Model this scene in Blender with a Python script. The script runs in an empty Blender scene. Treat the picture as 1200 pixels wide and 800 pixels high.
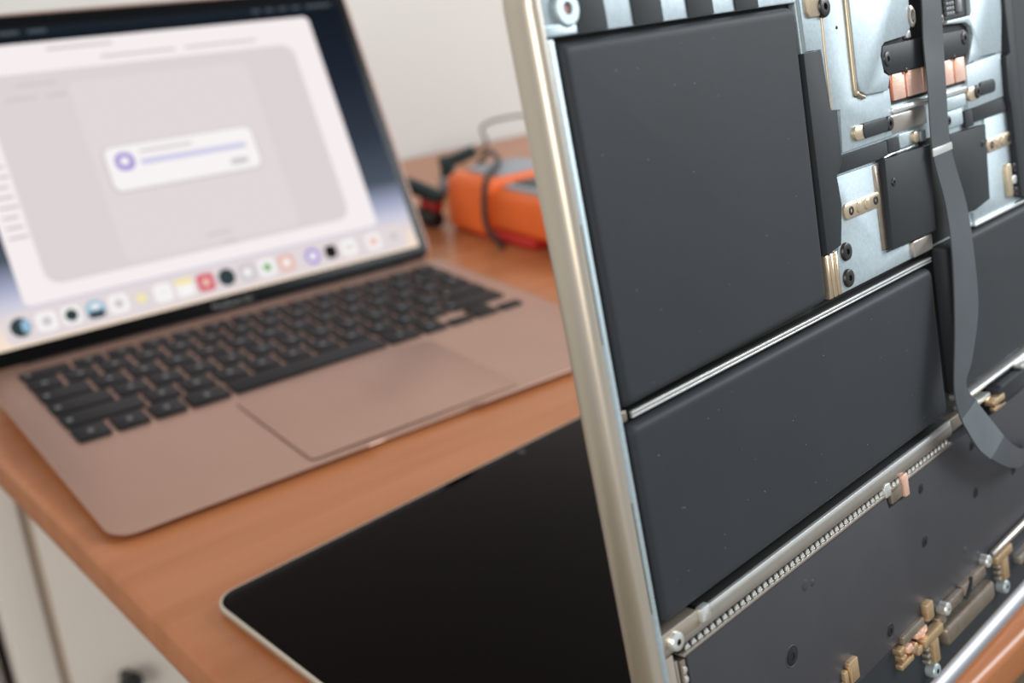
import bpy, bmesh, math, random
from mathutils import Matrix, Vector, Euler
random.seed(4)
sc = bpy.context.scene
COL = sc.collection
MM = 0.001

# ------------------------------------------------------------------ camera
cam_d = bpy.data.cameras.new('camera')
cam = bpy.data.objects.new('camera', cam_d)
COL.objects.link(cam)
sc.camera = cam
RX = Vector((0.7785, -0.6251, -0.0565)).normalized()
RF = Vector((0.5694, 0.7414, -0.3552)).normalized()
RX = (RX - RF * RX.dot(RF)).normalized()
RU = RX.cross(RF)
cam.matrix_world = Matrix(((RX.x, RU.x, -RF.x, -90.3 * MM), (RX.y, RU.y, -RF.y, -385.14 * MM),
                           (RX.z, RU.z, -RF.z, 215.13 * MM), (0, 0, 0, 1)))
cam_d.sensor_width = 36.0
cam_d.lens = 1214.4 / 1200 * 36.0
cam_d.clip_start = 0.01
cam_d.clip_end = 50
cam_d.dof.use_dof = True
cam_d.dof.focus_distance = 0.250
cam_d.dof.aperture_fstop = cam_d.lens / 3.2

# ------------------------------------------------------------------ light
world = bpy.data.worlds.new('room_light')
sc.world = world
world.use_nodes = True
bg = world.node_tree.nodes['Background']
bg.inputs[0].default_value = (0.93, 0.97, 1.0, 1)
bg.inputs[1].default_value = 0.52

def area(name, loc, aim, sx, sy, power, col):
    l = bpy.data.lights.new(name, 'AREA')
    l.shape = 'RECTANGLE'; l.size = sx; l.size_y = sy; l.energy = power; l.color = col
    o = bpy.data.objects.new(name, l); COL.objects.link(o)
    o.location = loc
    o.rotation_euler = (Vector(aim) - Vector(loc)).to_track_quat('-Z', 'Y').to_euler()
    return o
# daylight through the window of the room, off to the right and above
area('window_daylight', (2.1, -1.15, 1.35), (0.15, -0.1, 0.1), 1.0, 1.3, 56, (0.92, 0.97, 1.0))

# second window of the room, to the left and behind the camera
area('window_daylight_left', (-1.9, -1.5, 0.95), (0.1, -0.1, 0.0), 0.9, 1.3, 30, (1.0, 0.94, 0.84))

sc.view_settings.view_transform = 'Standard'
sc.view_settings.look = 'None'
sc.view_settings.exposure = 0.0
sc.view_settings.gamma = 1.0
sc.view_settings.use_curve_mapping = False

# ------------------------------------------------------------------ materials
def lin(c):
    return tuple(((v / 255) / 12.92 if v / 255 <= 0.04045 else ((v / 255 + 0.055) / 1.055) ** 2.4) for v in c) + (1,)

MATS = {}
def mat(name, rgb, rough=0.5, metal=0.0, spec=0.5, bump=0, bscale=400, vary=0, vscale=60):
    m = bpy.data.materials.new(name); m.use_nodes = True
    nt = m.node_tree; b = nt.nodes['Principled BSDF']
    b.inputs['Roughness'].default_value = rough
    b.inputs['Metallic'].default_value = metal
    b.inputs['Specular IOR Level'].default_value = spec
    c = lin(rgb)
    tc = nt.nodes.new('ShaderNodeTexCoord')
    n = nt.nodes.new('ShaderNodeTexNoise'); n.inputs['Scale'].default_value = vscale; n.inputs['Detail'].default_value = 4
    nt.links.new(tc.outputs['Object'], n.inputs['Vector'])
    r = nt.nodes.new('ShaderNodeValToRGB')
    v = vary
    r.color_ramp.elements[0].position = 0.3; r.color_ramp.elements[1].position = 0.7
    r.color_ramp.elements[0].color = tuple(x * (1 - v) for x in c[:3]) + (1,)
    r.color_ramp.elements[1].color = tuple(min(1, x * (1 + v)) for x in c[:3]) + (1,)
    nt.links.new(n.outputs['Fac'], r.inputs['Fac'])
    nt.links.new(r.outputs['Color'], b.inputs['Base Color'])
    if bump:
        n2 = nt.nodes.new('ShaderNodeTexNoise'); n2.inputs['Scale'].default_value = bscale; n2.inputs['Detail'].default_value = 3
        nt.links.new(tc.outputs['Object'], n2.inputs['Vector'])
        bp = nt.nodes.new('ShaderNodeBump'); bp.inputs['Strength'].default_value = bump; bp.inputs['Distance'].default_value = 0.0005
        nt.links.new(n2.outputs['Fac'], bp.inputs['Height']); nt.links.new(bp.outputs['Normal'], b.inputs['Normal'])
    MATS[name] = m
    return m

def emit(name, rgb, s=1.0):
    m = bpy.data.materials.new(name); m.use_nodes = True
    nt = m.node_tree; nt.nodes.clear()
    e = nt.nodes.new('ShaderNodeEmission'); o = nt.nodes.new('ShaderNodeOutputMaterial')
    e.inputs[0].default_value = lin(rgb); e.inputs[1].default_value = s
    nt.links.new(e.outputs[0], o.inputs[0])
    MATS[name] = m
    return m

def wood():
    m = mat('wood_top', (196, 128, 84), 0.3, 0, 0.4)
    nt = m.node_tree; b = nt.nodes['Principled BSDF']
    tc = nt.nodes.new('ShaderNodeTexCoord'); mp = nt.nodes.new('ShaderNodeMapping')
    mp.inputs['Scale'].default_value = (3, 45, 30)
    nt.links.new(tc.outputs['Object'], mp.inputs['Vector'])
    n = nt.nodes.new('ShaderNodeTexNoise'); n.inputs['Scale'].default_value = 1.6; n.inputs['Detail'].default_value = 6; n.inputs['Distortion'].default_value = 0.6
    nt.links.new(mp.outputs['Vector'], n.inputs['Vector'])
    r = nt.nodes.new('ShaderNodeValToRGB')
    r.color_ramp.elements[0].position = 0.3; r.color_ramp.elements[1].position = 0.72
    r.color_ramp.elements[0].color = lin((168, 103, 62)); r.color_ramp.elements[1].color = lin((183, 118, 77))
    nt.links.new(n.outputs['Fac'], r.inputs['Fac']); nt.links.new(r.outputs['Color'], b.inputs['Base Color'])
    return m
wood()
mat('wall_paint', (217, 217, 213), 0.9, 0, 0.2, 0.15, 120, 0.015, 6)
mat('floor_dark', (100, 90, 68), 0.6, 0, 0.3, 0, 1, 0.15, 20)
mat('cabinet_white', (238, 230, 222), 0.5, 0, 0.4, 0, 1, 0.015, 8)
mat('groove_taupe', (206, 190, 174), 0.7)
mat('panel_grey', (150, 143, 138), 0.6)
mat('knob_dark', (45, 45, 45), 0.4)
mat('gold_aluminium', (182, 146, 130), 0.42, 0.75, 0.5, 0.05, 3000, 0.02, 30)
mat('gold_edge', (225, 195, 178), 0.3, 0.9)
mat('groove_shadow', (162, 130, 115), 0.5, 0.6)
mat('key_black', (15, 14, 16), 0.5, 0, 0.25, 0.05, 2500)
mat('key_legend', (112, 110, 110), 0.6)
mat('bezel_black', (8, 9, 11), 0.25, 0, 0.12)
mat('bezel_text', (110, 110, 110), 0.5)
mat('hinge_black', (32, 30, 31), 0.5)
mat('rubber_black', (20, 20, 20), 0.8)
mat('silver_aluminium', (206, 195, 180), 0.33, 0.85, 0.5, 0.04, 4000, 0.02, 40)
mat('barrel_silver', (176, 176, 182), 0.5, 0.8)
mat('silver_cool', (184, 198, 204), 0.46, 0.65, 0.5, 0.08, 2600, 0.07, 900)
mat('steel_bright', (236, 238, 236), 0.28, 0.75, 0.5, 0.05, 900, 0.03, 200)
mat('steel_rail', (180, 173, 165), 0.32, 0.8, 0.5, 0.05, 900, 0.05, 200)
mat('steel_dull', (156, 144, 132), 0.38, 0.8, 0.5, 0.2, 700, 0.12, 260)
mat('nickel_gold', (208, 190, 164), 0.34, 0.75, 0.5, 0.05, 900, 0.06, 220)
mat('brass_gold', (216, 186, 148), 0.34, 0.8, 0.5, 0.15, 900, 0.1, 300)
mat('copper', (250, 206, 186), 0.38, 0.55, 0.5, 0.2, 1800, 0.05, 400)
mat('copper_dark', (176, 102, 74), 0.4, 0.7)
mat('battery_black', (47, 51, 56), 0.58, 0, 0.28, 0.06, 500, 0.05, 45)
mat('shield_black', (60, 60, 65), 0.55, 0, 0.35, 0.06, 400, 0.05, 60)
mat('tape_black', (42, 47, 52), 0.6, 0, 0.3, 0.05, 900, 0.06, 90)
mat('plastic_black', (40, 45, 50), 0.5, 0, 0.3, 0.05, 900, 0.05, 90)
mat('cavity_black', (12, 12, 13), 0.7)
mat('screw_black', (54, 52, 52), 0.35, 0.5)
mat('hole_black', (8, 8, 8), 0.8)
mat('cable_grey', (74, 79, 85), 0.45, 0, 0.35, 0.05, 300, 0.06, 80)
mat('cable_clear', (98, 106, 112), 0.25, 0, 0.6, 0.05, 300, 0.1, 80)
mat('glass_black', (14, 8, 8), 0.06, 0, 0.04)
mat('orange_rubber', (236, 112, 52), 0.5, 0, 0.4, 0.05, 500, 0.04, 30)
mat('red_rubber', (190, 40, 34), 0.5)
mat('meter_grey', (150, 152, 156), 0.5)
mat('meter_dark', (56, 58, 62), 0.4)
mat('lead_black', (34, 34, 36), 0.5)
mat('lead_green', (24, 50, 50), 0.5)
mat('board_dark', (24, 27, 26), 0.5, 0, 0.4, 0.2, 900, 0.2, 300)
mat('chip_grey', (130, 134, 138), 0.4, 0.4)
mat('boss_red', (150, 112, 108), 0.5, 0.3)

# ------------------------------------------------------------------ mesh helpers (millimetres in, metres out)
def link(name, me, m, parent=None, M=None, smooth=35):
    o = bpy.data.objects.new(name, me); COL.objects.link(o)
    if m is not None and len(me.materials) == 0:
        me.materials.append(MATS[m])
    if smooth and len(me.polygons):
        me.polygons.foreach_set('use_smooth', [True] * len(me.polygons))
        me.set_sharp_from_angle(angle=math.radians(smooth))
    if parent: o.parent = parent
    if M is not None: o.matrix_local = M
    return o

def pymesh(name, vs, fs):
    me = bpy.data.meshes.new(name)
    me.from_pydata([(x * MM, y * MM, z * MM) for x, y, z in vs], [], fs)
    me.update()
    bm = bmesh.new(); bm.from_mesh(me)
    bmesh.ops.recalc_face_normals(bm, faces=bm.faces)
    bm.to_mesh(me); bm.free()
    return me

def area2(p): return sum(p[i][0] * p[(i + 1) % len(p)][1] - p[(i + 1) % len(p)][0] * p[i][1] for i in range(len(p))) / 2

def inset(p, d):
    n = len(p); out = []
    for i in range(n):
        a, b, c = Vector(p[i - 1][:2]), Vector(p[i][:2]), Vector(p[(i + 1) % n][:2])
        e1 = (b - a).normalized(); e2 = (c - b).normalized()
        n1 = Vector((-e1.y, e1.x)); n2 = Vector((-e2.y, e2.x))
        k = n1 + n2; l = max(0.35, k.length_squared / 2)
        out.append(tuple(b + k * (d / l)) if k.length > 1e-6 else tuple(b + n1 * d))
    return out

def rrect(x0, x1, y0, y1, r, n=5):
    r = min(r, (x1 - x0) / 2 - 1e-3, (y1 - y0) / 2 - 1e-3)
    pts = []
    for cx, cy, a in ((x1 - r, y0 + r, -90), (x1 - r, y1 - r, 0), (x0 + r, y1 - r, 90), (x0 + r, y0 + r, 180)):
        for k in range(n + 1):
            t = math.radians(a + 90 * k / n)
            pts.append((cx + r * math.cos(t), cy + r * math.sin(t)))
    return pts

def loft(rings, cap0=True, cap1=True):
    n = len(rings[0]); vs = [v for r in rings for v in r]; fs = []
    for k in range(len(rings) - 1):
        for i in range(n):
            j = (i + 1) % n
            fs.append((k * n + i, k * n + j, (k + 1) * n + j, (k + 1) * n + i))
    if cap0: fs.append(tuple(range(n - 1, -1, -1)))
    if cap1: fs.append(tuple(range((len(rings) - 1) * n, len(rings) * n)))
    return vs, fs

def prism_vf(poly, z0, z1, ch=0.0):
    if area2(poly) < 0: poly = poly[::-1]
    rings = [[(x, y, z0) for x, y in poly]]
    if ch > 0:
        rings.append([(x, y, z1 - ch) for x, y in poly])
        p1 = inset(poly, ch * 0.3); rings.append([(x, y, z1 - ch * 0.3) for x, y in p1])
        p2 = inset(poly, ch); rings.append([(x, y, z1) for x, y in p2])
    else:
        rings.append([(x, y, z1) for x, y in poly])
    return loft(rings)

def prism(name, poly, z0, z1, m, parent, M=None, ch=0.15):
    return link(name, pymesh(name, *prism_vf(poly, z0, z1, ch)), m, parent, M)

def box(name, x0, x1, y0, y1, z0, z1, m, parent, M=None, ch=0.15, r=0.3, n=3):
    return prism(name, rrect(x0, x1, y0, y1, r, n), z0, z1, m, parent, M, ch)

def join_vf(parts):
    vs, fs = [], []
    for v, f in parts:
        o = len(vs); vs += v; fs += [tuple(i + o for i in q) for q in f]
    return vs, fs

def circle(cx, cy, r, n=20): return [(cx + r * math.cos(2 * math.pi * k / n), cy + r * math.sin(2 * math.pi * k / n)) for k in range(n)]

def screw(name, u, w, r, z0, z1, m, parent, M=None, hole=0.42):
    """pan head with a recessed socket"""
    R = lambda rad, z: [(x, y, z) for x, y in circle(u, w, rad, 20)]
    st = lambda z: [(u + r * hole * (1.0 if k % 2 else 0.66) * math.cos(2 * math.pi * k / 20), w + r * hole * (1.0 if k % 2 else 0.66) * math.sin(2 * math.pi * k / 20), z) for k in range(20)]
    vs, fs = loft([R(r, z0), R(r, z1 - r * .22), R(r * .9, z1 - r * .05), R(r * .78, z1), st(z1), st(z1 - r * .5)])
    o = link(name, pymesh(name, vs, fs), m, parent, M, 25)
    o.data.materials.append(MATS['hole_black'])
    for p in o.data.polygons:
        c = p.center
        if (Vector((c.x / MM - u, c.y / MM - w))).length < r * hole * 0.98 and c.z / MM < z1 - 0.02: p.material_index = 1
    return o

def tube(name, pts, rad, m, parent, M=None, n=10, closed=False):
    P = [Vector(p) for p in pts]
    # catmull-rom resample
    Q = []
    for i in range(len(P) - 1):
        p0 = P[max(i - 1, 0)]; p1 = P[i]; p2 = P[i + 1]; p3 = P[min(i + 2, len(P) - 1)]
        for k in range(6):
            t = k / 6
            Q.append(0.5 * ((2 * p1) + (p2 - p0) * t + (2 * p0 - 5 * p1 + 4 * p2 - p3) * t * t + (3 * p1 - p0 - 3 * p2 + p3) * t ** 3))
    Q.append(P[-1])
    rings = []; up = Vector((0.13, 0.21, 0.97)).normalized()
    prev = None
    for i, q in enumerate(Q):
        d = (Q[min(i + 1, len(Q) - 1)] - Q[max(i - 1, 0)]).normalized()
        a = prev if prev is not None else d.cross(up)
        a = (a - d * a.dot(d)).normalized(); prev = a; b = d.cross(a)
        rings.append([tuple(q + (a * math.cos(2 * math.pi * k / n) + b * math.sin(2 * math.pi * k / n)) * rad) for k in range(n)])
    return link(name, pymesh(name, *loft(rings)), m, parent, M, 60)

def lathe_x(name, x0, x1, prof, m, parent, M=None, n=20):
    """cylinder along x with profile [(t, r)], centred on (y,z)=(cy,cz) given in prof tuple"""
    cy, cz, pr = prof
    rings = [[(x0 + (x1 - x0) * t, cy + r * math.cos(2 * math.pi * k / n), cz + r * math.sin(2 * math.pi * k / n)) for k in range(n)] for t, r in pr]
    return link(name, pymesh(name, *loft(rings)), m, parent, M, 40)

def empty(name, loc, rz=0):
    o = bpy.data.objects.new(name, None); COL.objects.link(o)
    o.location = [v * MM for v in loc]; o.rotation_euler = (0, 0, rz); o.empty_display_size = 0.02
    return o

def tag(o, label, cat=None, group=None):
    o['label'] = label
    if cat: o['category'] = cat
    if group: o['group'] = group
    return o

def struct(o):
    o['kind'] = 'structure'; return o

def copy_part(src, parent, M):
    c = src.copy(); COL.objects.link(c); c.parent = parent; c.matrix_local = M
    return c
def T(x, y, z=0): return Matrix.Translation((x * MM, y * MM, z * MM))

# ------------------------------------------------------------------ the room
struct(box('wall_back', -2200, 2600, 603, 703, -741, 1900, 'wall_paint', None, Matrix.Translation((-0.007, -0.030, 0)) @ Matrix.Rotation(0.055, 4, 'Z'), 0, 0.5, 1))
struct(box('floor', -2200, 2600, -1500, 700, -760, -740, 'floor_dark', None, None, 0, 0.5, 1))

# ------------------------------------------------------------------ the desk
desk = empty('wooden_desk', (-7, -30, -740), 0.055)
tag(desk, 'orange brown wooden desk carrying both laptops', 'desk')
# tabletop with rounded edge; desk-local: x from left edge, y
TX0, TX1, TY0, TY1, TH = 0.0, 1500.0, -246.0, 600.0, 21.0
def table_ring(ins, z): return [(x, y, 740 + z) for x, y in rrect(TX0 + ins, TX1 - ins, TY0 + ins, TY1 - ins, 14 - min(ins, 8), 6)]
rings = [table_ring(5.0, -TH), table_ring(1.5, -TH + 1.6), table_ring(0.2, -TH + 5), table_ring(0, -TH + 8)]
for k in range(6):
    a = math.radians(90 * (k + 0.0) / 5)
    rings.append(table_ring(2.8 - 2.8 * math.cos(a), -2.8 + 2.8 * math.sin(a)))
link('tabletop', pymesh('tabletop', *loft(rings)), 'wood_top', desk, None, 50)
for lx, ly in ((60, -190), (1440, -190), (1440, 560), (760, 560)):
    box('leg', lx - 22, lx + 22, ly - 22, ly + 22, 0, 740 - TH, 'wood_top', desk, None, 0.5, 3)

# white cabinet standing under the desk, seen past the desk's left edge
cab = empty('under_desk_cabinet', (4, 400, -740), 0.0)
tag(cab, 'white cabinet with dark knob standing beneath the desk', 'cabinet')
box('carcass', 0, 420, 12, 170, 0, 690, 'cabinet_white', cab, None, 0.5, 1)
box('side_stile', 0, 27.5, 2, 12, 2, 690, 'cabinet_white', cab, None, 1.5, 1)
box('gap_strip', 27.0, 36.5, 9.5, 12.2, 2, 690, 'groove_taupe', cab, None, 0.2, 0.3)
door = box('door', 36, 412, 4, 12, 30, 686, 'cabinet_white', cab, None, 1.5, 1)
R_ = lambda r, y: [(76 + r * math.cos(2 * math.pi * k / 18), y, 398 + r * math.sin(2 * math.pi * k / 18)) for k in range(18)]
link('knob', pymesh('knob', *loft([R_(5, 5), R_(4.5, -4), R_(9, -8), R_(10.5, -13), R_(8, -17), R_(3, -18.5)])), 'knob_dark', door, None, 40)

pn = box('dark_gap_panel', -330, -4, 430, 515, -740, -120, 'panel_grey', None, None, 2, 3)  # added stand-in for the dark gap and shaded wall beside the cabinet
tag(pn, 'grey panel added to darken the gap left of the white cabinet under the desk', 'panel')
# ------------------------------------------------------------------ laptop A : gold, running, at the back
A = empty('gold_laptop', (0, 0, 0))
tag(A, 'open rose gold laptop with lit screen and black keys on the desk', 'laptop')
WA, DA = 304.1, 212.4
TILT = math.atan2(8.0, DA)
MD = Matrix.Translation((0, 0, 4 * MM)) @ Matrix.Rotation(TILT, 4, 'X')     # deck frame: x, y, h above the deck

def body_ring(ins, h, r, zfix=None):
    pts = []
    base = []
    p = rrect(ins, WA - ins, ins, DA - ins, r, 8)
    # subdivide the front edge so that the thumb notch has its own vertices
    n = len(p)
    for i in range(n):
        base.append(p[i])
        a, b = p[i], p[(i + 1) % n]
        if abs(a[1] - b[1]) < 1e-4 and a[1] < 20:
            for x in (118, 121, 124, 130, 152, 174, 180, 183, 186): base.append((x, a[1]))
    for x, y in base:
        z = (4 + 8 * y / DA + h) if zfix is None else zfix + 0.0 * y
        if y < 8 and 121.5 < x < 182.5:
            y += 1.6; z -= 0.9 if zfix is None else 0
        pts.append((x, y, z))
    return pts
rings = [body_ring(16, 0, 8, 1.2), body_ring(7, 0, 9, 1.3), body_ring(2.2, -1.9, 10.5), body_ring(0.3, -1.1, 11.5), body_ring(0, -0.6, 11.5), body_ring(0.25, -0.15, 11.5), body_ring(0.8, 0, 11)]
link('base_shell', pymesh('base_shell', *loft(rings)), 'gold_aluminium', A, None, 40)
for fx, fy in ((30, 25), (274, 25), (30, 188), (274, 188)):
    prism('rubber_foot', circle(fx, fy, 7, 20), 0, 1.6, 'rubber_black', A, None, 0.3)
# trackpad with its surrounding gap
box('trackpad_gap', 91.7, 212.3, 5.1, 86.1, -0.2, 0.03, 'groove_shadow', A, MD, 0.0, 3)
box('trackpad', 91.95, 212.05, 5.35, 85.85, -0.2, 0.06, 'gold_aluminium', A, MD, 0.05, 2.6)
# speaker-side thin antenna gap is absent; keyboard
KX0, KX1, KY0, KY1 = 16.7, 288.8, 94.2, 198.2
keycache = {}
def key(x0, x1, y0, y1):
    w, hgt = round(x1 - x0, 2), round(y1 - y0, 2)
    k = (w, hgt)
    if k not in keycache:
        vs, fs = prism_vf(rrect(0, w, 0, hgt, 1.6, 3), -0.2, 1.25, 0.3)
        me = pymesh('key', vs, fs)
        o = link('key', me, 'key_black', A, MD @ T(x0, y0))
        me.materials.append(MATS['key_legend'])
        keycache[k] = o
        o_ = o
    else:
        o_ = copy_part(keycache[k], A, MD @ T(x0, y0))
    return o_
legend_me = pymesh('legend', *prism_vf(rrect(-1.3, 1.3, -1.6, 1.6, 0.7, 3), 1.2, 1.28, 0))
legend_me.materials.append(MATS['key_legend'])
GAP = 2.6
def row(y0, y1, widths, legends=True):
    tot = sum(abs(w) for w in widths); unit = (KX1 - KX0 + GAP) / tot; x = KX0
    for w in widths:
        wd = abs(w) * unit - GAP
        if w > 0:
            o = key(round(x, 2), round(x + round(wd, 2), 2), y0, y1)
            if legends and w < 4:
                g = bpy.data.objects.new('legend', legend_me); COL.objects.link(g); g.parent = o
                g.matrix_local = T(wd / 2 if w < 1.3 else 4.0, (y1 - y0) / 2)
        x += abs(w) * unit
P_ = 18.75
yb = KY0
row(yb, yb + P_ - GAP, [1, 1, 1, 1.25, 5, 1.25, 1, -1, -1, -1])
unit = (KX1 - KX0 + GAP) / 14.5
# inverted-T arrow keys
ax = KX0 + 11.5 * unit; hh = (P_ - GAP - 0.6) / 2
for i, (yy) in enumerate((yb, yb, yb)):
    o = key(round(ax + i * unit, 2), round(ax + i * unit + round(unit - GAP, 2), 2), yy, yy + round(hh, 2))
key(round(ax + unit, 2), round(ax + unit + round(unit - GAP, 2), 2), yb + round(hh + .6, 2), yb + round(2 * hh + .6, 2))
yb += P_; row(yb, yb + P_ - GAP, [2.25] + [1] * 10 + [2.25])
yb += P_; row(yb, yb + P_ - GAP, [1.75] + [1] * 11 + [1.75])
yb += P_; row(yb, yb + P_ - GAP, [1.5] + [1] * 12 + [1])
yb += P_; row(yb, yb + P_ - GAP, [1] * 13 + [1.5])
yb += P_; row(yb, KY1, [1.5] + [1] * 12 + [1])

# lid
TL = 0.448
ML = Matrix.Translation((0, 214.5 * MM, 10 * MM)) @ Matrix(((1, 0, 0, 0), (0, math.sin(TL), -math.cos(TL), 0), (0, math.cos(TL), math.sin(TL), 0), (0, 0, 0, 1)))
# lid frame: x right, y = up the lid, z = towards the viewer
LH = 205.6
def lid_ring(ins, z): return [(x, y, z) for x, y in rrect(ins, WA - ins, 1 + ins, LH - ins, 10 - min(ins, 7), 7)]
lid = link('display_lid', pymesh('display_lid', *loft([lid_ring(9, -5.2), lid_ring(3, -4.6), lid_ring(0.5, -2.6), lid_ring(0, -1.2), lid_ring(0, -0.4), lid_ring(0.5, 0)])), 'gold_aluminium', A, ML, 40)
prism('bezel_glass', rrect(1.6, WA - 1.6, 2, LH - 1.6, 8.8, 7), -0.6, 0.25, 'bezel_black', lid, None, 0.08)
lathe_x('hinge_bar', 24, 280, (-1.5, -2.2, [(0, 3.2), (0.004, 4.0), (0.996, 4.0), (1, 3.2)]), 'hinge_black', A, ML, 20)
# wordmark on the chin
cu = bpy.data.curves.new('wordmark', 'FONT'); cu.body = 'MacBook Air'; cu.size = 5.2 * MM; cu.align_x = 'CENTER'
tmp = bpy.data.objects.new('wordmark_curve', cu); COL.objects.link(tmp)
bpy.context.view_layer.update()
tme = bpy.data.meshes.new_from_object(tmp.evaluated_get(bpy.context.evaluated_depsgraph_get()))
bpy.data.objects.remove(tmp)
link('wordmark', tme, 'bezel_text', lid, T(152, 4.4, 0.29), 0)

# the picture on the screen
scr_m = bpy.data.materials.new('wallpaper_screen'); scr_m.use_nodes = True
nt = scr_m.node_tree; nt.nodes.clear()
tc = nt.nodes.new('ShaderNodeTexCoord'); sx = nt.nodes.new('ShaderNodeSeparateXYZ'); rp = nt.nodes.new('ShaderNodeValToRGB')
em = nt.nodes.new('ShaderNodeEmission'); ou = nt.nodes.new('ShaderNodeOutputMaterial')
nt.links.new(tc.outputs['Generated'], sx.inputs[0]); nt.links.new(sx.outputs['Y'], rp.inputs['Fac'])
nt.links.new(rp.outputs['Color'], em.inputs[0]); nt.links.new(em.outputs[0], ou.inputs[0])
cr = rp.color_ramp
for k, (pos_, c_) in enumerate(((0.0, (250, 228, 205)), (0.06, (238, 222, 214)), (0.13, (205, 205, 222)), (0.19, (160, 166, 192)), (0.27, (76, 86, 98)), (0.45, (50, 58, 70)), (0.7, (32, 38, 50)), (1.0, (20, 26, 34)))):
    e = cr.elements[k] if k < 2 else cr.elements.new(pos_)
    e.position = pos_; e.color = lin(c_)
MATS['wallpaper_screen'] = scr_m
SX0, SX1, SY0, SY1 = 8.2, 296.0, 11.5, 196.0
screen = prism('screen', rrect(SX0, SX1, SY0, SY1, 1.5, 3), 0.2, 0.32, 'wallpaper_screen', A, ML, 0)
tag(screen, 'lit desktop picture')
emit('ui_white', (246, 238, 239)); emit('ui_grey', (221, 212, 213)); emit('ui_grey2', (225, 217, 217))
emit('ui_text', (210, 201, 203)); emit('ui_lilac', (206, 204, 232)); emit('ui_purple', (168, 150, 214))
emit('ui_dock', (226, 216, 218)); emit('ui_dark', (52, 66, 70)); emit('ui_menubar', (30, 36, 44)); emit('ui_menutext', (78, 86, 96))
emit('ui_red', (214, 98, 112)); emit('ui_green', (120, 180, 120)); emit('ui_pink', (232, 186, 176)); emit('ui_yellow', (245, 232, 170))
emit('ui_black', (38, 34, 34)); emit('ui_blue', (150, 190, 215)); emit('ui_pale', (248, 244, 244)); emit('ui_mid', (206, 200, 204))
def ui(name, x0, x1, y0, y1, lay, m, r=1.0, n=4):
    return prism(name, rrect(x0, x1, y0, y1, r, n), 0.3, 0.32 + 0.03 * lay, m, screen, None, 0)
ui('menu_bar', SX0, SX1, 190.6, SY1, 1, 'ui_menubar', .2)
for x0, x1 in ((12, 15), (19, 34), (39, 48), (53, 64), (69, 80), (85, 96), (230, 236), (240, 246), (250, 256), (260, 266), (271, 290)):
    ui('menu_item', x0, x1, 192.2, 194.2, 2, 'ui_menutext', .6)
ui('app_window', 34.5, 269.5, 33, 186.2, 1, 'ui_white', 4, 6)
ui('window_sheet', 50, 251, 42, 168, 2, 'ui_grey', 9, 6)
ui('sheet_panel', 97, 214, 45, 160, 3, 'ui_grey2', 6, 6)
for x0, x1, y in ((92, 132, 180.5), (122, 170, 172.3), (176, 226, 172.5)):
    ui('title_text', x0, x1, y, y + 2.0, 2, 'ui_text', .8)
for x0, x1, y in ((68, 92, 160), (60, 78, 152), (84, 96, 152), (150, 166, 50), (158, 168, 43.5)):
    ui('sheet_text', x0, x1, y, y + 2.0, 4, 'ui_text', .8)
for k in range(9):
    ui('sidebar_text', 38, 47 + (k % 3), 120 - k * 6, 121.8 - k * 6, 2, 'ui_mid', .8)
ui('dialog_shadow', 102.8, 202.8, 86.8, 116.6, 4, 'ui_text', 6, 6)
ui('dialog_box', 104.5, 201.5, 88.5, 116, 5, 'ui_pale', 5, 6)
ui('dialog_icon', 109.5, 121.5, 100.5, 112.0, 6, 'ui_purple', 5, 6)
ui('dialog_icon_mark', 112.8, 118, 104, 109, 7, 'ui_pale', 1.4, 4)
ui('dialog_text', 126, 160, 110.2, 112.0, 6, 'ui_text', .8)
ui('progress_bar', 125, 195, 102.6, 106.2, 6, 'ui_lilac', 1.5)
ui('dialog_button', 181, 193, 92.5, 96.5, 6, 'ui_mid', 1.5)
ui('dock', 20, 288, 13.2, 31.0, 1, 'ui_dock', 4, 5)
icons = [(29, 'ui_dark', 'ui_blue'), (43.3, 'ui_pale', 'ui_mid'), (57.1, 'ui_pale', 'ui_dark'), (71, 'ui_blue', 'ui_dark'), (84.7, 'ui_pale', 'ui_mid'),
         (98.3, 'ui_grey2', 'ui_yellow'), (112, 'ui_pale', 'ui_white'), (125.8, 'ui_pale', 'ui_yellow'), (139.5, 'ui_red', 'ui_pink'), (153.4, 'ui_dark', 'ui_dark'),
         (167.6, 'ui_mid', 'ui_pale'), (181.4, 'ui_pale', 'ui_green'), (195.3, 'ui_pink', 'ui_pale'), (214.6, 'ui_purple', 'ui_pale'), (228.4, 'ui_black', 'ui_black'),
         (242.5, 'ui_pale', 'ui_dark'), (262, 'ui_pale', 'ui_pink'), (278.5, 'ui_grey2', 'ui_mid')]
for k, (x, a, b) in enumerate(icons):
    s = 5.6
    if k in (2,): s = 5.4
    if k == 14: s = 4.4
    cy = 22.4
    ui('dock_icon', x - s, x + s, cy - s, cy + s, 2, a, s - 0.1 if k in (0, 3, 9, 13) else 2.6, 6)
    if b == a: continue
    q = 2.6
    if k == 0: ui('icon_mark', x + .5, x + 5.2, cy - 3.6, cy + 3.8, 3, b, 2.2)
    elif k == 2: ui('icon_mark', x - 3.6, x + 3.6, cy - 3.6, cy + 3.6, 3, b, 3.5, 6)
    elif k == 3: ui('icon_mark', x - 5, x + 5, cy - 5.2, cy - 1, 3, b, 2.0); ui('icon_mark', x - 2.5, x + 3, cy + .2, cy + 3.2, 3, 'ui_pale', 1.2)
    elif k == 7: ui('icon_mark', x - 5.6, x + 5.6, cy + 1.8, cy + 5.6, 3, b, 1.4)
    elif k == 15: 
        for dx, dy in ((-1.6, 0), (1.6, 0), (0, 1.6), (0, -1.6)): ui('icon_mark', x + dx - .6, x + dx + .6, cy + dy - .6, cy + dy + .6, 3, b, .5)
    else: ui('icon_mark', x - q, x + q, cy - q, cy + q, 3, b, 1.6, 5)

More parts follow.
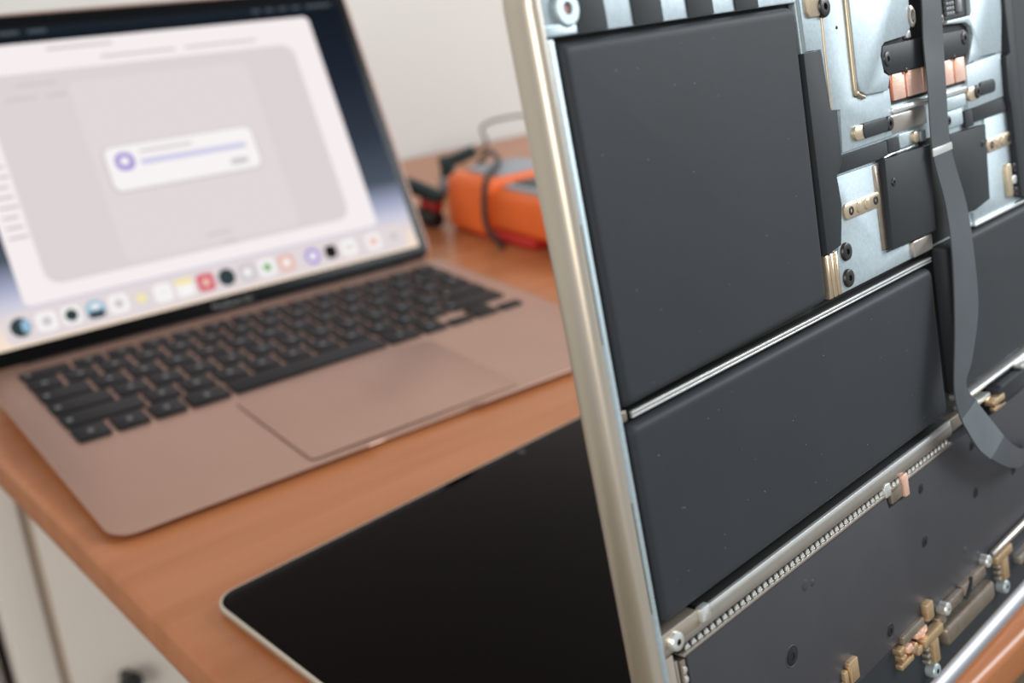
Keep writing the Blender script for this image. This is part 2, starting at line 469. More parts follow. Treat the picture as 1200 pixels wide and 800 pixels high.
# ------------------------------------------------------------------ laptop B : silver, bottom cover off, standing on its opened display
BX, BY, BYAW, BT = 31.9, -273.5, 0.0993, 0.199
B = empty('dismantled_laptop', (BX, BY, 0), BYAW)
tag(B, 'silver laptop standing upright with bottom cover removed, batteries and trackpad internals showing', 'laptop')
# base frame: x = along the hinge, y = from hinge to front edge, z = out of the opened underside
MB = Matrix(((1, 0, 0, 0), (0, math.sin(BT), -math.cos(BT), 0), (0, math.cos(BT), math.sin(BT), 6 * MM), (0, 0, 0, 1)))
# display lying flat on the desk
def dring(ins, z): return [(x, y, z) for x, y in rrect(ins, WA - ins, -2.5 + ins, 207.5 - ins, 9 - min(ins, 6), 7)]
dl = link('display_lid', pymesh('display_lid', *loft([dring(6, 0), dring(2, 0.4), dring(0.3, 1.8), dring(0, 3), dring(0, 4.2), dring(0.5, 4.8)])), 'silver_aluminium', B, None, 40)
gl = prism('display_glass', rrect(1.3, WA - 1.3, 6, 206.3, 8, 7), 4.4, 5.0, 'glass_black', dl, None, 0.1)
prism('webcam', circle(152, 202, 1.6, 16), 5.0, 5.06, 'screw_black', dl, None, 0)
lathe_x('hinge_barrel', 14, 290, (-0.8, 0.2, [(0, 2.6), (0.004, 3.1), (0.996, 3.1), (1, 2.6)]), 'barrel_silver', B, MB, 24)

# top case: a shallow tray with a rounded outer wall
def tray_ring(ins, h):
    out = []
    for x, y in rrect(ins, WA - ins, 4 + ins, DA - ins, max(1.5, 10.5 - ins), 7):
        hh_ = h if y > 9 else min(h, 2.2)
        out.append((x, y, hh_))
    return out
tray = [tray_ring(1.2, 0), tray_ring(0.35, 0.35), tray_ring(0, 1.0), tray_ring(0.05, 3.0), tray_ring(0.25, 4.6), tray_ring(0.7, 5.9), tray_ring(1.35, 6.7), tray_ring(1.9, 6.95), tray_ring(3.0, 6.9), tray_ring(3.25, 6.6), tray_ring(3.3, 5.6), tray_ring(4.2, 5.6), tray_ring(4.3, 1.5)]
top_case = link('top_case', pymesh('top_case', *loft(tray)), 'silver_aluminium', B, MB, 40)
box('case_floor', 4.4, 299.7, 9.5, 207.6, 1.3, 1.7, 'cavity_black', top_case, None, 0, 5)
# thin cool-coloured lip that carries the bottom cover along the left wall
lipv = []
box('cover_lip', 3.35, 5.2, 30, 196, 5.4, 6.5, 'silver_cool', top_case, None, 0.2, 0.3)
box('lip_seam', 3.5, 3.7, 84, 108, 6.4, 6.54, 'cavity_black', top_case, None, 0, 0.08)
box('lip_seam', 3.5, 3.7, 140, 163, 6.4, 6.54, 'cavity_black', top_case, None, 0, 0.08)

def cell(u0, u1, w0, w1, poly=None, lab=None):
    p = poly or [(u0, w0), (u1, w0), (u1, w1), (u0, w1)]
    rings = []
    for ins, h in ((0.2, 1.6), (0, 2.2), (0.35, 4.4), (0.8, 5.4), (1.3, 5.85), (1.9, 5.98), (2.6, 6.0)):
        q = inset(p, ins); ring = []
        for i in range(4):                       # soften the four corners
            a, b, c = Vector(q[i - 1]), Vector(q[i]), Vector(q[(i + 1) % 4])
            d1 = (a - b).normalized(); d2 = (c - b).normalized(); r = 1.6
            for k in range(5):
                t = k / 4
                ring.append(tuple(b + d1 * r * (1 - t) ** 2 + d2 * r * t ** 2))
        rings.append([(x, y, h) for x, y in ring])
    o = link('battery_cell', pymesh('battery_cell', *loft(rings)), 'battery_black', B, MB, 30)
    if lab: tag(o, lab)
    return o
c1 = cell(5.6, 85.4, 125.0, 196.2, [(7.2, 125.3), (83.6, 126.6), (85.8, 196.0), (7.0, 195.6)], 'large square black cell beside the trackpad')
c2 = cell(7.0, 137.2, 79.0, 122.4, None, 'long black cell below the seam rail')
c3 = cell(146.0, 297, 81.8, 126.0, None, 'long black cell right of the ribbon cable')
c4 = cell(204, 297, 127.6, 196)
# scattered dust specks on the cells
dm = bpy.data.materials.new('dust'); MATS['dust'] = mat('dust_speck', (150, 150, 150), 0.9)
sp = []
for _ in range(80):
    u = random.uniform(12, 132); w = random.uniform(82, 192)
    if 120 < w < 128 or (u > 80 and w > 118): continue
    sp.append(prism_vf(circle(u, w, random.uniform(0.06, 0.14), 5), 5.98, 6.04, 0))
dd = link('dust_specks', pymesh('dust_specks', *join_vf(sp)), 'dust_speck', B, MB, 0); dd['kind'] = 'stuff'

# front-edge shelf with alternating black tapes
shelf = box('front_shelf', 4.6, 89.5, 196.6, 207.6, 1.6, 3.9, 'silver_cool', B, MB, 0.15, 0.4)
for u0, u1 in ((14.1, 22.9), (30.8, 39.9), (48.2, 57.0), (65.0, 73.7)):
    box('black_tape', u0, u1, 196.7, 207.3, 3.8, 4.25, 'tape_black', shelf, None, 0.08, 0.2)
boss = link('screw_boss', pymesh('screw_boss', *loft([[(x, y, z) for x, y in circle(12.0, 201.2, r, 22)] for r, z in ((3.4, 3.6), (3.3, 4.7), (2.9, 5.0), (1.2, 5.0), (1.15, 4.4))])), 'silver_cool', shelf, None, 30)
prism('boss_hole', circle(12.0, 201.2, 1.2, 14), 4.3, 4.5, 'boss_red', shelf, None, 0)
box('ledge_step', 4.8, 13.9, 196.65, 198.6, 3.8, 4.5, 'silver_cool', shelf, None, 0.12, 0.3)

# black tape between the first cell and the trackpad
prism('edge_tape', [(86.6, 185), (94.2, 184.8), (95.4, 170.7), (98.1, 170.4), (97.4, 157.9), (94.2, 155.0), (94.8, 148.0), (92.2, 138.6), (85.6, 137.6)], 3.6, 5.9, 'tape_black', B, MB, 0.2)
prism('edge_tape', [(200.5, 205), (206, 205), (205.5, 127.5), (200, 129), (198.5, 158), (197.4, 160.6), (198, 172.2), (201.2, 173), (200.2, 186)], 3.6, 5.9, 'tape_black', B, MB, 0.2)

# --- trackpad assembly
tp = box('trackpad_plate', 89.6, 205.5, 126.2, 206.5, 1.7, 3.4, 'silver_cool', B, MB, 0.15, 0.5)
tag(tp, 'pale grey metal underside of the trackpad')
def sub(name, x0, x1, y0, y1, z0, z1, m, ch=0.15, r=0.3, n=3, par=None): return box(name, x0, x1, y0, y1, z0, z1, m, par or tp, None, ch, r, n)
prism('side_plate', [(90.6, 206), (90.9, 185.2), (97.4, 185), (98, 170.6), (102.8, 170), (101.2, 159.7), (128, 160), (128, 172), (110, 172), (111, 206)], 3.2, 4.1, 'silver_cool', tp, None, 0.18)
tube('pressed_ridge', [(99.3, 205, 4.1), (99.2, 192, 4.1), (98.6, 180, 4.1), (98.3, 171, 4.1)], 0.35, 'nickel_gold', tp, None, 8)
prism('raised_plate', [(111.8, 206), (110.7, 176), (111.6, 173.2), (114.4, 172.0), (125.4, 171.6), (127.2, 175.0), (124.4, 176.3), (123.6, 180.6), (124.8, 182.8), (126.4, 183.6), (138.2, 184.2), (140.6, 185.6), (141.6, 187.5), (142, 206)], 3.2, 5.1, 'silver_cool', tp, None, 0.25)
tube('plate_edge', [(111.2, 205.5, 4.35), (110.2, 176, 4.35), (111.0, 172.9, 4.35), (114.2, 171.5, 4.35)], 0.55, 'nickel_gold', tp, None, 8)
prism('raised_plate', [(180, 206), (178.6, 187), (177.8, 186), (163.2, 185.8), (162.8, 184.9), (174.4, 184.4), (177.6, 183.0), (178.6, 180.6), (175.8, 176.3), (173.4, 172.8), (183.6, 174.0), (196.8, 173.8), (200, 187), (199.6, 206)], 3.2, 5.1, 'silver_cool', tp, None, 0.25)
prism('side_plate', [(173.3, 172.6), (197.2, 173.6), (196.6, 160.6), (172.6, 160.2)], 3.2, 4.6, 'silver_cool', tp, None, 0.15)
sub('recess', 123.0, 180, 167.6, 206, 3.0, 3.75, 'cavity_black', 0, 1.0)
# connector bracket
br = prism('connector_bracket', [(125.4, 182.8), (146.4, 182.9), (173.2, 182.6), (175.8, 181.2), (176.2, 178.6), (174.6, 176.0), (172.6, 175.5), (127.0, 175.4), (124.9, 177), (124.3, 180.2)], 3.6, 5.0, 'plastic_black', tp, None, 0.25)
screw('screw', 126.9, 179.4, 2.0, 4.6, 5.35, 'screw_black', tp)
screw('screw', 172.6, 180.2, 2.0, 4.6, 5.35, 'screw_black', tp)
screw('screw', 136.6, 175.4, 0.7, 4.6, 5.1, 'screw_black', tp); screw('screw', 165.6, 175.6, 0.7, 4.6, 5.1, 'screw_black', tp)
for u0, u1, m in ((128.7, 129.7, 'copper_dark'), (129.8, 136.3, 'copper'), (136.4, 137.5, 'copper_dark'), (137.6, 146.6, 'copper'), (146.8, 151.6, 'copper'), (151.8, 158.8, 'copper'), (159.2, 165.4, 'copper'), (165.5, 166.6, 'copper_dark'), (166.7, 172.9, 'copper')):
    sub('copper_contact', u0, u1, 168.5, 175.2, 3.6, 4.3 if m == 'copper' else 4.05, m, 0.12, 0.25)
# bars under the copper
sub('cross_bar', 127.6, 172.0, 165.3, 166.9, 3.4, 4.7, 'steel_bright', 0.4, 0.4)
sub('flexure_plate', 126.6, 146.6, 160.2, 164.9, 3.4, 4.2, 'steel_rail', 0.15, 0.4)
sub('flexure_plate', 156.6, 171.2, 161.6, 165.0, 3.4, 4.4, 'silver_cool', 0.15, 0.4)
sub('flexure_plate', 156.6, 168.6, 156.6, 161.2, 3.4, 4.2, 'silver_cool', 0.15, 0.8)
screw('screw', 159.0, 158.9, 1.3, 4.0, 4.7, 'screw_black', tp)
# raised slots with black inserts
sub('guide_slot', 106.4, 113.4, 161.5, 165.1, 4.0, 5.0, 'nickel_gold', 0.35, 1.7, 5)
sub('slot_insert', 110.4, 123.2, 161.5, 165.3, 4.0, 5.2, 'plastic_black', 0.3, 1.3, 5)
screw('screw', 124.6, 163.3, 2.0, 4.0, 5.2, 'screw_black', tp)
sub('guide_slot', 172.0, 178.0, 162.2, 166.2, 4.2, 5.0, 'nickel_gold', 0.35, 1.7, 5)
screw('screw', 177.8, 164.4, 2.0, 4.2, 5.4, 'screw_black', tp)
sub('slot_insert', 179.6, 190.4, 162.9, 166.8, 4.4, 5.2, 'plastic_black', 0.3, 1.6, 5)
# black band below the upper plates
sub('black_band', 97.2, 122.9, 155.1, 159.2, 3.4, 4.4, 'tape_black', 0.12, 0.2)
sub('black_band', 123.3, 129.4, 155.3, 159.3, 3.4, 4.4, 'tape_black', 0.12, 0.2)
sub('black_band', 169.2, 174.4, 155.2, 160.0, 3.4, 4.6, 'tape_black', 0.12, 0.2)
sub('black_band', 174.7, 199.0, 156.0, 160.3, 3.4, 4.6, 'tape_black', 0.12, 0.2)
sub('sensor_block', 130.2, 141.4, 155.9, 159.6, 3.4, 4.2, 'silver_cool', 0.2, 0.3)
sub('sensor_pin', 136.4, 139.0, 156.2, 159.2, 4.0, 5.2, 'nickel_gold', 0.3, 0.8)
sub('sensor_pin', 139.2, 142.4, 156.0, 159.0, 4.0, 5.6, 'chip_grey', 0.3, 0.6)
tube('spring_wire', [(119.5, 155.2, 4.9), (123, 155.6, 5.2), (127, 155.5, 5.0), (132, 155.5, 5.1), (136, 155.7, 5.0)], 0.22, 'steel_bright', tp, None, 6)
# black covers
cvl = prism('cover_plate', [(117.9, 155.0), (143.4, 154.7), (141.4, 131.4), (116.8, 131.6)], 3.4, 6.0, 'plastic_black', tp, None, 0.3)
prism('cover_plate', [(155.4, 155.2), (178.9, 154.7), (177.2, 132.9), (167, 131.6), (158, 132.0)], 3.4, 6.0, 'plastic_black', tp, None, 0.3)
screw('screw', 120.9, 148.6, 1.1, 5.6, 6.3, 'screw_black', tp)
screw('screw', 175.5, 149.5, 1.0, 5.6, 6.2, 'screw_black', tp)
sub('gap_shade_strip', 141.6, 158, 127, 156, 3.3, 3.7, 'cavity_black', 0, 0.3)  # black strip standing in for the shade in the gap under the cable
# lower plates
prism('lower_plate', [(96.6, 154.6), (118.0, 154.4), (116.4, 131.0), (129.2, 130.6), (130.6, 126.3), (90.2, 126.3), (94, 138), (97, 148)], 3.2, 4.1, 'silver_cool', tp, None, 0.2)
prism('lower_plate', [(183.0, 156.0), (198.6, 155.8), (199.4, 127.0), (170.2, 126.8), (169.4, 130.4), (165, 131.0), (165.6, 132.2), (180.6, 133.4)], 3.2, 4.1, 'silver_cool', tp, None, 0.2)
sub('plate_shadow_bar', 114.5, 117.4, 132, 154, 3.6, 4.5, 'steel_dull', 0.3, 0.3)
for ox, oy in ((0, 0), (84.2, 2.3)):
    g = sub('gold_bracket', 97.6 + ox, 116.0 + ox, 143.4 + oy, 147.5 + oy, 3.9, 4.7, 'nickel_gold', 0.35, 1.6, 5)
    screw('screw', 100.8 + ox, 145.4 + oy, 1.25, 4.5, 4.85, 'screw_black', tp, None, 0.6)
    screw('screw', 113.2 + ox, 145.5 + oy, 1.25, 4.5, 4.85, 'screw_black', tp, None, 0.6)
    sub('bracket_bump', 103.6 + ox, 106.0 + ox, 144.1 + oy, 146.9 + oy, 4.5, 5.0, 'nickel_gold', 0.3, 0.7)
    sub('bracket_bump', 107.6 + ox, 110.2 + ox, 144.1 + oy, 146.9 + oy, 4.5, 5.0, 'nickel_gold', 0.3, 0.7)
screw('screw', 96.6, 136.0, 2.35, 3.9, 4.9, 'screw_black', tp)
screw('screw', 96.2, 129.4, 2.35, 3.9, 4.9, 'screw_black', tp)
for k in range(3): sub('gold_rib', 86.4 + 2.1 * k, 87.9 + 2.1 * k, 126.4, 137.3, 3.0, 4.7, 'nickel_gold', 0.4, 0.3)
sub('end_block', 129.6, 140.6, 126.4, 130.8, 3.4, 5.0, 'steel_rail', 0.35, 0.4)
sub('gold_bracket', 193.0, 196.2, 130.2, 140.4, 3.9, 5.3, 'nickel_gold', 0.4, 0.8)
screw('screw', 197.8, 138.6, 1.6, 3.9, 5.6, 'screw_black', tp); screw('screw', 197.6, 131.2, 1.6, 3.9, 5.6, 'screw_black', tp)
sub('bracket_bump', 196.2, 199, 133.6, 136.2, 3.9, 5.4, 'steel_bright', 0.3, 0.5)
# corner clip and screws at the top left of the trackpad
sub('corner_clip', 92.2, 98.6, 192.6, 206, 3.9, 4.9, 'nickel_gold', 0.5, 1.5, 5)
screw('screw', 99.6, 194.6, 2.5, 4.0, 5.4, 'screw_black', tp)
screw('screw', 105.6, 189.4, 0.45, 4.0, 4.25, 'screw_black', tp)
# connector pocket at the top right
pk = sub('chip_board', 164, 178, 186.4, 206, 3.6, 4.0, 'board_dark', 0, 0.5)
for k in range(5):
    for j in range(3): sub('chip', 164.8 + j * 1.7, 166.0 + j * 1.7, 187.2 + k * 1.35, 188.1 + k * 1.35, 3.9, 4.5, 'chip_grey', 0.1, 0.1, 1)
sub('chip', 171.2, 173.6, 187.6, 191.6, 3.9, 4.9, 'chip_grey', 0.15, 0.2)
link('ring_post', pymesh('ring_post', *loft([[(142.2 + r * math.cos(2 * math.pi * k / 20), 188.8 + 1.5 * r * math.sin(2 * math.pi * k / 20), z) for k in range(20)] for r, z in ((1.9, 3.6), (1.9, 5.2), (1.6, 5.5), (1.1, 5.5), (1.0, 4.4))])), 'steel_rail', tp, None, 35)
sub('solder_lug', 139.5, 142.0, 183.4, 185.6, 3.6, 4.6, 'steel_bright', 0.3, 0.5)
screw('screw', 160.5, 186.6, 1.4, 3.6, 4.8, 'steel_dull', tp)

# --- rails
for a, b in ((123.15, 123.6), (123.85, 124.45)):
    box('seam_rail', 9.8, 139.0, a, b, 4.3, 4.9, 'steel_bright', B, MB, 0.1, 0.2)
box('seam_dark_bed', 9.6, 139.2, 122.95, 124.7, 1.6, 4.4, 'cavity_black', B, MB, 0.05, 0.2)  # black block put in so the gaps beside the rails look shaded
box('seam_end', 6.2, 9.0, 122.8, 125.2, 1.6, 4.4, 'steel_dull', B, MB, 0.3, 0.5)
box('seam_rail', 168, 297, 126.5, 127.2, 1.6, 5.0, 'steel_bright', B, MB, 0.12, 0.2)
rail = prism('frame_rail', [(5.2, 73.0), (137.5, 73.0), (137.5, 75.7), (5.2, 75.7)], 1.6, 6.1, 'steel_rail', B, MB, 0.15)
box('rail_ridge', 19.4, 137.0, 75.7, 77.4, 5.5, 6.3, 'steel_bright', rail, None, 0.3, 0.4)
box('ridge_dark_bed', 19.4, 137.0, 75.7, 77.6, 1.6, 5.55, 'cavity_black', rail, None, 0.05, 0.2)  # painted black to deepen the dark gap between ridge and cell
box('rail_end_plate', 5.2, 17.4, 74.6, 78.2, 1.6, 6.4, 'silver_aluminium', rail, None, 0.2, 0.5)
box('rail_tab', 17.4, 20.6, 75.0, 78.4, 5.8, 7.4, 'steel_bright', rail, None, 0.5, 0.5)
screw('rail_screw', 8.8, 75.4, 2.0, 6.0, 7.6, 'steel_bright', rail)
box('gasket_strip', 10.6, 137.5, 71.0, 72.95, 1.6, 5.2, 'cavity_black', B, MB, 0.1, 0.2)
teeth = []
u = 12.6
while u < 136:
    teeth.append(prism_vf([(u, 71.1), (u + 1.5, 71.1), (u + 0.9, 72.3), (u + 0.25, 72.0)], 5.0, 5.7, 0.12)); u += 2.25
tt = link('gasket_teeth', pymesh('gasket_teeth', *join_vf(teeth)), 'steel_bright', B, MB, 30); tt['kind'] = 'stuff'
box('shield_rim', 11.2, 137.0, 70.0, 70.9, 1.6, 6.0, 'steel_rail', B, MB, 0.25, 0.3)
# left return of the same frame
box('frame_return', 5.2, 8.0, 24, 72.6, 1.6, 6.0, 'silver_aluminium', B, MB, 0.2, 0.4)
box('frame_return', 8.7, 9.4, 24, 70.4, 1.6, 5.6, 'steel_rail', B, MB, 0.2, 0.2)
box('shield_rim', 10.6, 12.0, 24, 69.4, 1.6, 5.4, 'steel_dull', B, MB, 0.2, 0.3)
teeth = []
w = 26
while w < 68.5:
    teeth.append(prism_vf([(10.75, w), (11.8, w + .2), (11.8, w + 1.1), (10.75, w + 1.5)], 5.3, 5.8, 0.1)); w += 2.25
tt = link('gasket_teeth', pymesh('gasket_teeth', *join_vf(teeth)), 'steel_bright', B, MB, 30); tt['kind'] = 'stuff'
# right-hand rails beyond the ribbon cable
box('frame_rail', 147, 297, 79.6, 81.3, 1.6, 6.8, 'steel_bright', B, MB, 0.7, 0.5)
box('frame_rail', 149, 164, 75.4, 77.0, 1.6, 6.4, 'steel_bright', B, MB, 0.6, 0.5)
box('frame_rail', 138, 149, 72.0, 76.0, 1.6, 4.2, 'steel_dull', B, MB, 0.3, 0.4)
cn = box('board_connector', 166, 190, 72.0, 78.2, 4, 8.4, 'plastic_black', B, MB, 0.8, 1.5)
box('latch', 160, 168, 73.6, 75.6, 6, 8.8, 'brass_gold', cn, None, 0.4, 0.6)
box('latch', 163, 171, 70.8, 72.4, 6, 7.6, 'brass_gold', cn, None, 0.4, 0.5)
box('clip_bar', 182, 192, 78.4, 80.0, 6, 9.0, 'steel_bright', cn, None, 0.4, 0.5)

# --- black board shield
sh = prism('board_shield', [(12.6, 69.6), (12.2, 24), (60, 24), (66, 28.6), (107, 29.2), (112, 28.2), (154, 28.4), (297, 29), (297, 69.6), (110.5, 69.6), (109.6, 66.2), (99.6, 66.0), (98.6, 69.6)], 2.0, 5.6, 'shield_black', B, MB, 0.25)
tag(sh, 'matte black sheet covering the circuit board')
def holed(u, w, r):
    pr = link('screw_recess', pymesh('screw_recess', *loft([[(x, y, z) for x, y in circle(u, w, q, 22)] for q, z in ((r * 1.16, 5.55), (r * 1.1, 5.72), (r * 1.02, 5.7), (r * .98, 5.6))])), 'shield_black', sh, None, 40)
    screw('screw', u, w, r * .95, 5.5, 5.78, 'hole_black', sh, None, 0.45)
for u, w, r in ((48.2, 50.4, 2.4), (92.4, 34.2, 1.8), (115.8, 49.4, 1.6), (117.0, 64.6, 1.3), (149.0, 50.4, 1.6), (149.6, 65.0, 1.5), (176, 47, 1.6)):
    holed(u, w, r)
for u, w, r in ((57.4, 64.3, 1.5), (138.4, 36.6, 1.1), (60.6, 63.4, 0.9)):
    link('pressed_dimple', pymesh('pressed_dimple', *loft([[(x, y, z) for x, y in circle(u, w, q, 18)] for q, z in ((r, 5.58), (r * .8, 5.72), (r * .4, 5.78))])), 'shield_black', sh, None, 60)
tb = box('copper_tab', 98.8, 109.4, 66.3, 73.0, 2.0, 5.0, 'cavity_black', B, MB, 0.1, 0.5)
box('tab_plate', 100.6, 106.8, 66.8, 71.2, 4.8, 6.0, 'steel_dull', tb, None, 0.3, 0.4)
box('tab_spring', 106.9, 109.3, 66.4, 72.6, 4.8, 6.6, 'copper', tb, None, 0.3, 0.4)
box('tab_bridge', 97.5, 100.4, 69.8, 73.4, 4.8, 6.3, 'steel_bright', tb, None, 0.3, 0.4)

# --- hinge-side hardware
low = box('lower_sheet', 62, 297, 7.5, 28.2, 2.0, 4.6, 'tape_black', B, MB, 0.2, 0.4)
def hw(name, x0, x1, y0, y1, z0, z1, m, ch=0.4, r=0.5): return box(name, x0, x1, y0, y1, z0, z1, m, low, None, ch, r)
hw('gold_clip', 69.2, 73.4, 31.4, 37.4, 5.0, 7.0, 'brass_gold'); hw('gold_clip', 67.0, 68.6, 31.8, 36.0, 5.0, 6.8, 'brass_gold'); hw('clip_base', 62, 67, 29, 33.5, 4.6, 6.4, 'steel_dull')
hw('gold_clip', 109.6, 113.4, 28.2, 33.4, 5.0, 7.4, 'brass_gold')
hw('hinge_bracket', 96.4, 108.6, 27.6, 30.4, 4.6, 6.8, 'steel_dull'); hw('hinge_bracket', 104.0, 110.0, 25.4, 27.4, 4.6, 6.6, 'copper')
for u, w, s in ((95.0, 27.0, 1.3), (95.8, 24.4, 1.2), (99.2, 25.6, 1.4), (102.0, 24.2, 1.5), (104.2, 22.4, 1.5), (106.6, 26.2, 1.3)):
    hw('copper_contact', u - s, u + s, w - s * .8, w + s * .8, 4.6, 7.0, random.choice(['copper', 'brass_gold', 'copper_dark']), 0.4, 0.6)
hw('copper_contact', 94.4, 101.6, 21.0, 22.8, 4.6, 6.4, 'brass_gold')
for t0, s0 in ((106.0, 111.0), (154.4, 159.4)):
    dw = 0 if t0 < 120 else 2.6
    hw('gold_clip', t0, t0 + 11.2, 21.8 + dw, 24.6 + dw, 5.0, 7.6, 'brass_gold')
    hw('gold_clip', s0, s0 + 3.4, 14.2 + dw, 22.0 + dw, 4.6, 7.2, 'brass_gold')
    for k in range(3): hw('spring_finger', s0 - 2.4, s0 - 0.8, 15.0 + dw + 2.0 * k, 16.4 + dw + 2.0 * k, 4.6, 6.6, 'steel_rail', 0.3)
    screw('hinge_screw', s0 + 0.4, 12.2 + dw, 2.1, 4.6, 7.4, 'silver_cool', low)
hw('hinge_link', 121.4, 131.4, 24.4, 28.0, 4.6, 7.2, 'steel_dull', 0.6); hw('hinge_link', 131.8, 147.0, 24.8, 28.6, 4.6, 7.4, 'steel_dull', 0.6)
hw('hinge_link', 116.4, 121.0, 22.6, 25.6, 4.6, 6.8, 'steel_dull', 0.6)
tube('tape_wrap', [(132, 24.4, 7.3), (134.5, 26.5, 7.8), (137, 29, 7.3)], 0.5, 'plastic_black', low, None, 6)
screw('hinge_screw', 120.4, 27.0, 1.9, 5.0, 8.0, 'steel_bright', low, None, 0.2); screw('hinge_screw', 148.4, 28.8, 1.9, 5.0, 8.0, 'steel_bright', low, None, 0.2)
hw('hinge_bar', 119.2, 151.6, 15.4, 21.2, 4.6, 7.4, 'steel_dull', 1.0, 1.4)
lathe_x('cable_tube', 152.5, 205, (28.6, 6.6, [(0, 0.8), (0.01, 1.1), (0.99, 1.1), (1, 0.8)]), 'steel_rail', low, None, 12)
hw('steel_lug', 172, 186, 16.5, 19.5, 4.6, 7.0, 'steel_rail')

# --- ribbon cable from the trackpad down to the board
CB = [(145.6, 192.4, 156.4, 191.6, 6.5), (144.0, 181.5, 155.4, 180.4, 6.5), (142.7, 170.4, 153.3, 169.5, 7), (141.1, 152.4, 152.0, 152.4, 7.2), (143.6, 137.8, 156.1, 135.7, 8),
      (141.3, 124.0, 154.4, 121.8, 9.5), (135.3, 106.3, 150.3, 107.0, 11), (129.1, 91.2, 141.2, 94.7, 12), (129.5, 84.2, 136.0, 88.9, 12), (132.0, 78.6, 142.4, 80.7, 12),
      (139.1, 68.9, 151.3, 71.4, 12), (154.2, 57.8, 161.3, 61.9, 12), (170, 51, 175, 55, 10), (184, 49, 186, 53.5, 7)]
CB = [(146.5, 206, 157, 206, 6.2)] + CB
def ribbon(name, C, thick, m, par, M, off=0):
    P0 = []
    for i in range(len(C) - 1):
        c0, c1, c2, c3 = C[max(i - 1, 0)], C[i], C[i + 1], C[min(i + 2, len(C) - 1)]
        for k in range(6):
            t = k / 6
            P0.append(tuple(0.5 * (2 * b + (c - a) * t + (2 * a - 5 * b + 4 * c - d) * t * t + (3 * b - a - 3 * c + d) * t ** 3) for a, b, c, d in zip(c0, c1, c2, c3)))
    P0.append(C[-1])
    rings = []
    for l0, l1, r0, r1, h in P0:
        h += off
        rings.append([(l0, l1, h), (r0, r1, h), (r0, r1, h + thick), ((l0 + r0) / 2, (l1 + r1) / 2, h + thick + .12), (l0, l1, h + thick)])
    return link(name, pymesh(name, *loft(rings)), m, par, M, 50)
rb = ribbon('ribbon_cable', CB, 0.35, 'cable_grey', B, MB)
prism('foil_strip', [(140.8, 153.6), (152.2, 153.7), (152.2, 151.7), (140.8, 151.5)], 7.45, 7.85, 'steel_bright', rb, None, 0.1)
ribbon('clear_window', [(131.2, 80.6, 140.8, 83.0, 12), (132.0, 78.6, 142.4, 80.7, 12), (139.1, 68.9, 151.3, 71.4, 12), (146, 63, 156, 66.4, 12.0)], 0.36, 'cable_clear', rb, None, 0.12)

# ------------------------------------------------------------------ things at the back of the desk
mt = empty('multimeter', (383, 0, 0))
tag(mt, 'orange rubber-cased instrument with grey face at the back of the desk', 'multimeter')
def xz(name, prof, y0, y1, m, par, ch=2.5):
    """prism whose profile lies in x,z and which runs along y"""
    p = prof if area2(prof) > 0 else prof[::-1]
    rings = [[(x, y0, z) for x, z in inset(p, ch)], [(x, y0 + ch * .35, z) for x, z in inset(p, ch * .3)], [(x, y0 + ch, z) for x, z in p],
             [(x, y1 - ch, z) for x, z in p], [(x, y1 - ch * .35, z) for x, z in inset(p, ch * .3)], [(x, y1, z) for x, z in inset(p, ch)]]
    return link(name, pymesh(name, *loft(rings)), m, par, None, 40)
def rp2(x0, x1, z0, z1, r): return rrect(x0, x1, z0, z1, r, 5)
xz('holster_head', rp2(0, 82, 0.2, 47, 8), 252, 306, 'orange_rubber', mt)
xz('holster_body', rp2(4, 80, 7, 40, 7), 120, 251, 'orange_rubber', mt)
xz('holster_foot', rp2(2, 80, 0.2, 8, 3), 200, 300, 'red_rubber', mt, 1.5)
xz('holster_foot', rp2(8, 76, 0.2, 8, 3), 122, 150, 'red_rubber', mt, 1.5)
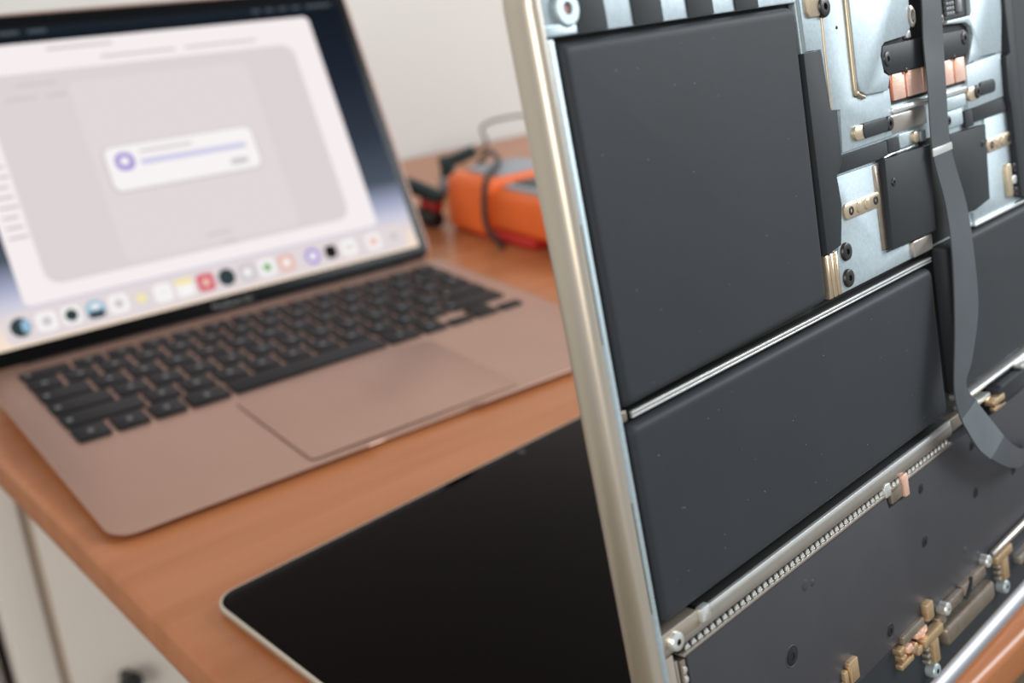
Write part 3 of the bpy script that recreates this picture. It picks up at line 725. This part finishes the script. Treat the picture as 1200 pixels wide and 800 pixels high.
box('face_plate', 12, 74, 128, 248, 39, 43, 'meter_grey', mt, None, 1.0, 5)
box('face_plate', 14, 70, 256, 298, 46, 50, 'meter_grey', mt, None, 1.0, 5)
prism('dial', circle(42, 190, 21, 28), 43, 50, 'meter_dark', mt, None, 2)
box('display_window', 20, 66, 218, 244, 42.5, 44.5, 'meter_dark', mt, None, 0.6, 2)

def T3(name, pts, r, m, par=None, M=None): return tube(name, pts, r, m, par, M)
ld = T3('test_lead', [(445, 470, 2.2), (455, 400, 6), (444, 345, 38), (434, 314, 55), (422, 288, 56), (405, 264, 55), (384, 252, 49), (378.5, 250.5, 30), (377, 246, 12), (380, 236, 2.4), (372, 222, 2.4)], 2.2, 'lead_black')
tag(ld, 'thin black cable draped over the orange instrument', 'cable')
l2 = T3('power_cable', [(560, 540, 2), (585, 520, 14), (600, 545, 30), (640, 560, 33), (690, 556, 30), (760, 540, 10), (800, 500, 2)], 1.7, 'lead_black')
tag(l2, 'dark looped cable by the wall behind the orange instrument', 'cable')
gh = empty('pliers', (371, 352, 0), 0.35)
tag(gh, 'dark green handled tool with a red tip beside the laptop lid', 'tool')
T3('handle', [(-8, 60, 20), (-2, 35, 30), (2, 8, 34), (4, -18, 28), (4, -34, 22)], 6.5, 'lead_green', gh)
T3('handle', [(18, 60, 8), (16, 35, 7.5), (10, 8, 7.2), (2, -18, 7), (-4, -36, 6.8)], 6.5, 'lead_black', gh)
T3('red_grip', [(4, -16, 18), (3, -26, 16.5), (1, -34, 15.5)], 5.0, 'red_rubber', gh)
box('pivot_block', -2, 20, 50, 84, 1.0, 26, 'meter_dark', gh, None, 3, 6)
cl = empty('clamp', (478, 432, 0), -0.5)
tag(cl, 'small dark teal clamp behind the orange instrument', 'clamp')
box('base', -14, 14, -10, 10, 0.0, 12, 'meter_grey', cl, None, 2, 3)
T3('jaw', [(-12, -2, 26), (0, 0, 27), (10, 0, 30), (22, 2, 34)], 6, 'lead_green', cl)
box('post', -12, 2, -6, 6, 11, 24, 'lead_green', cl, None, 1.5, 3)
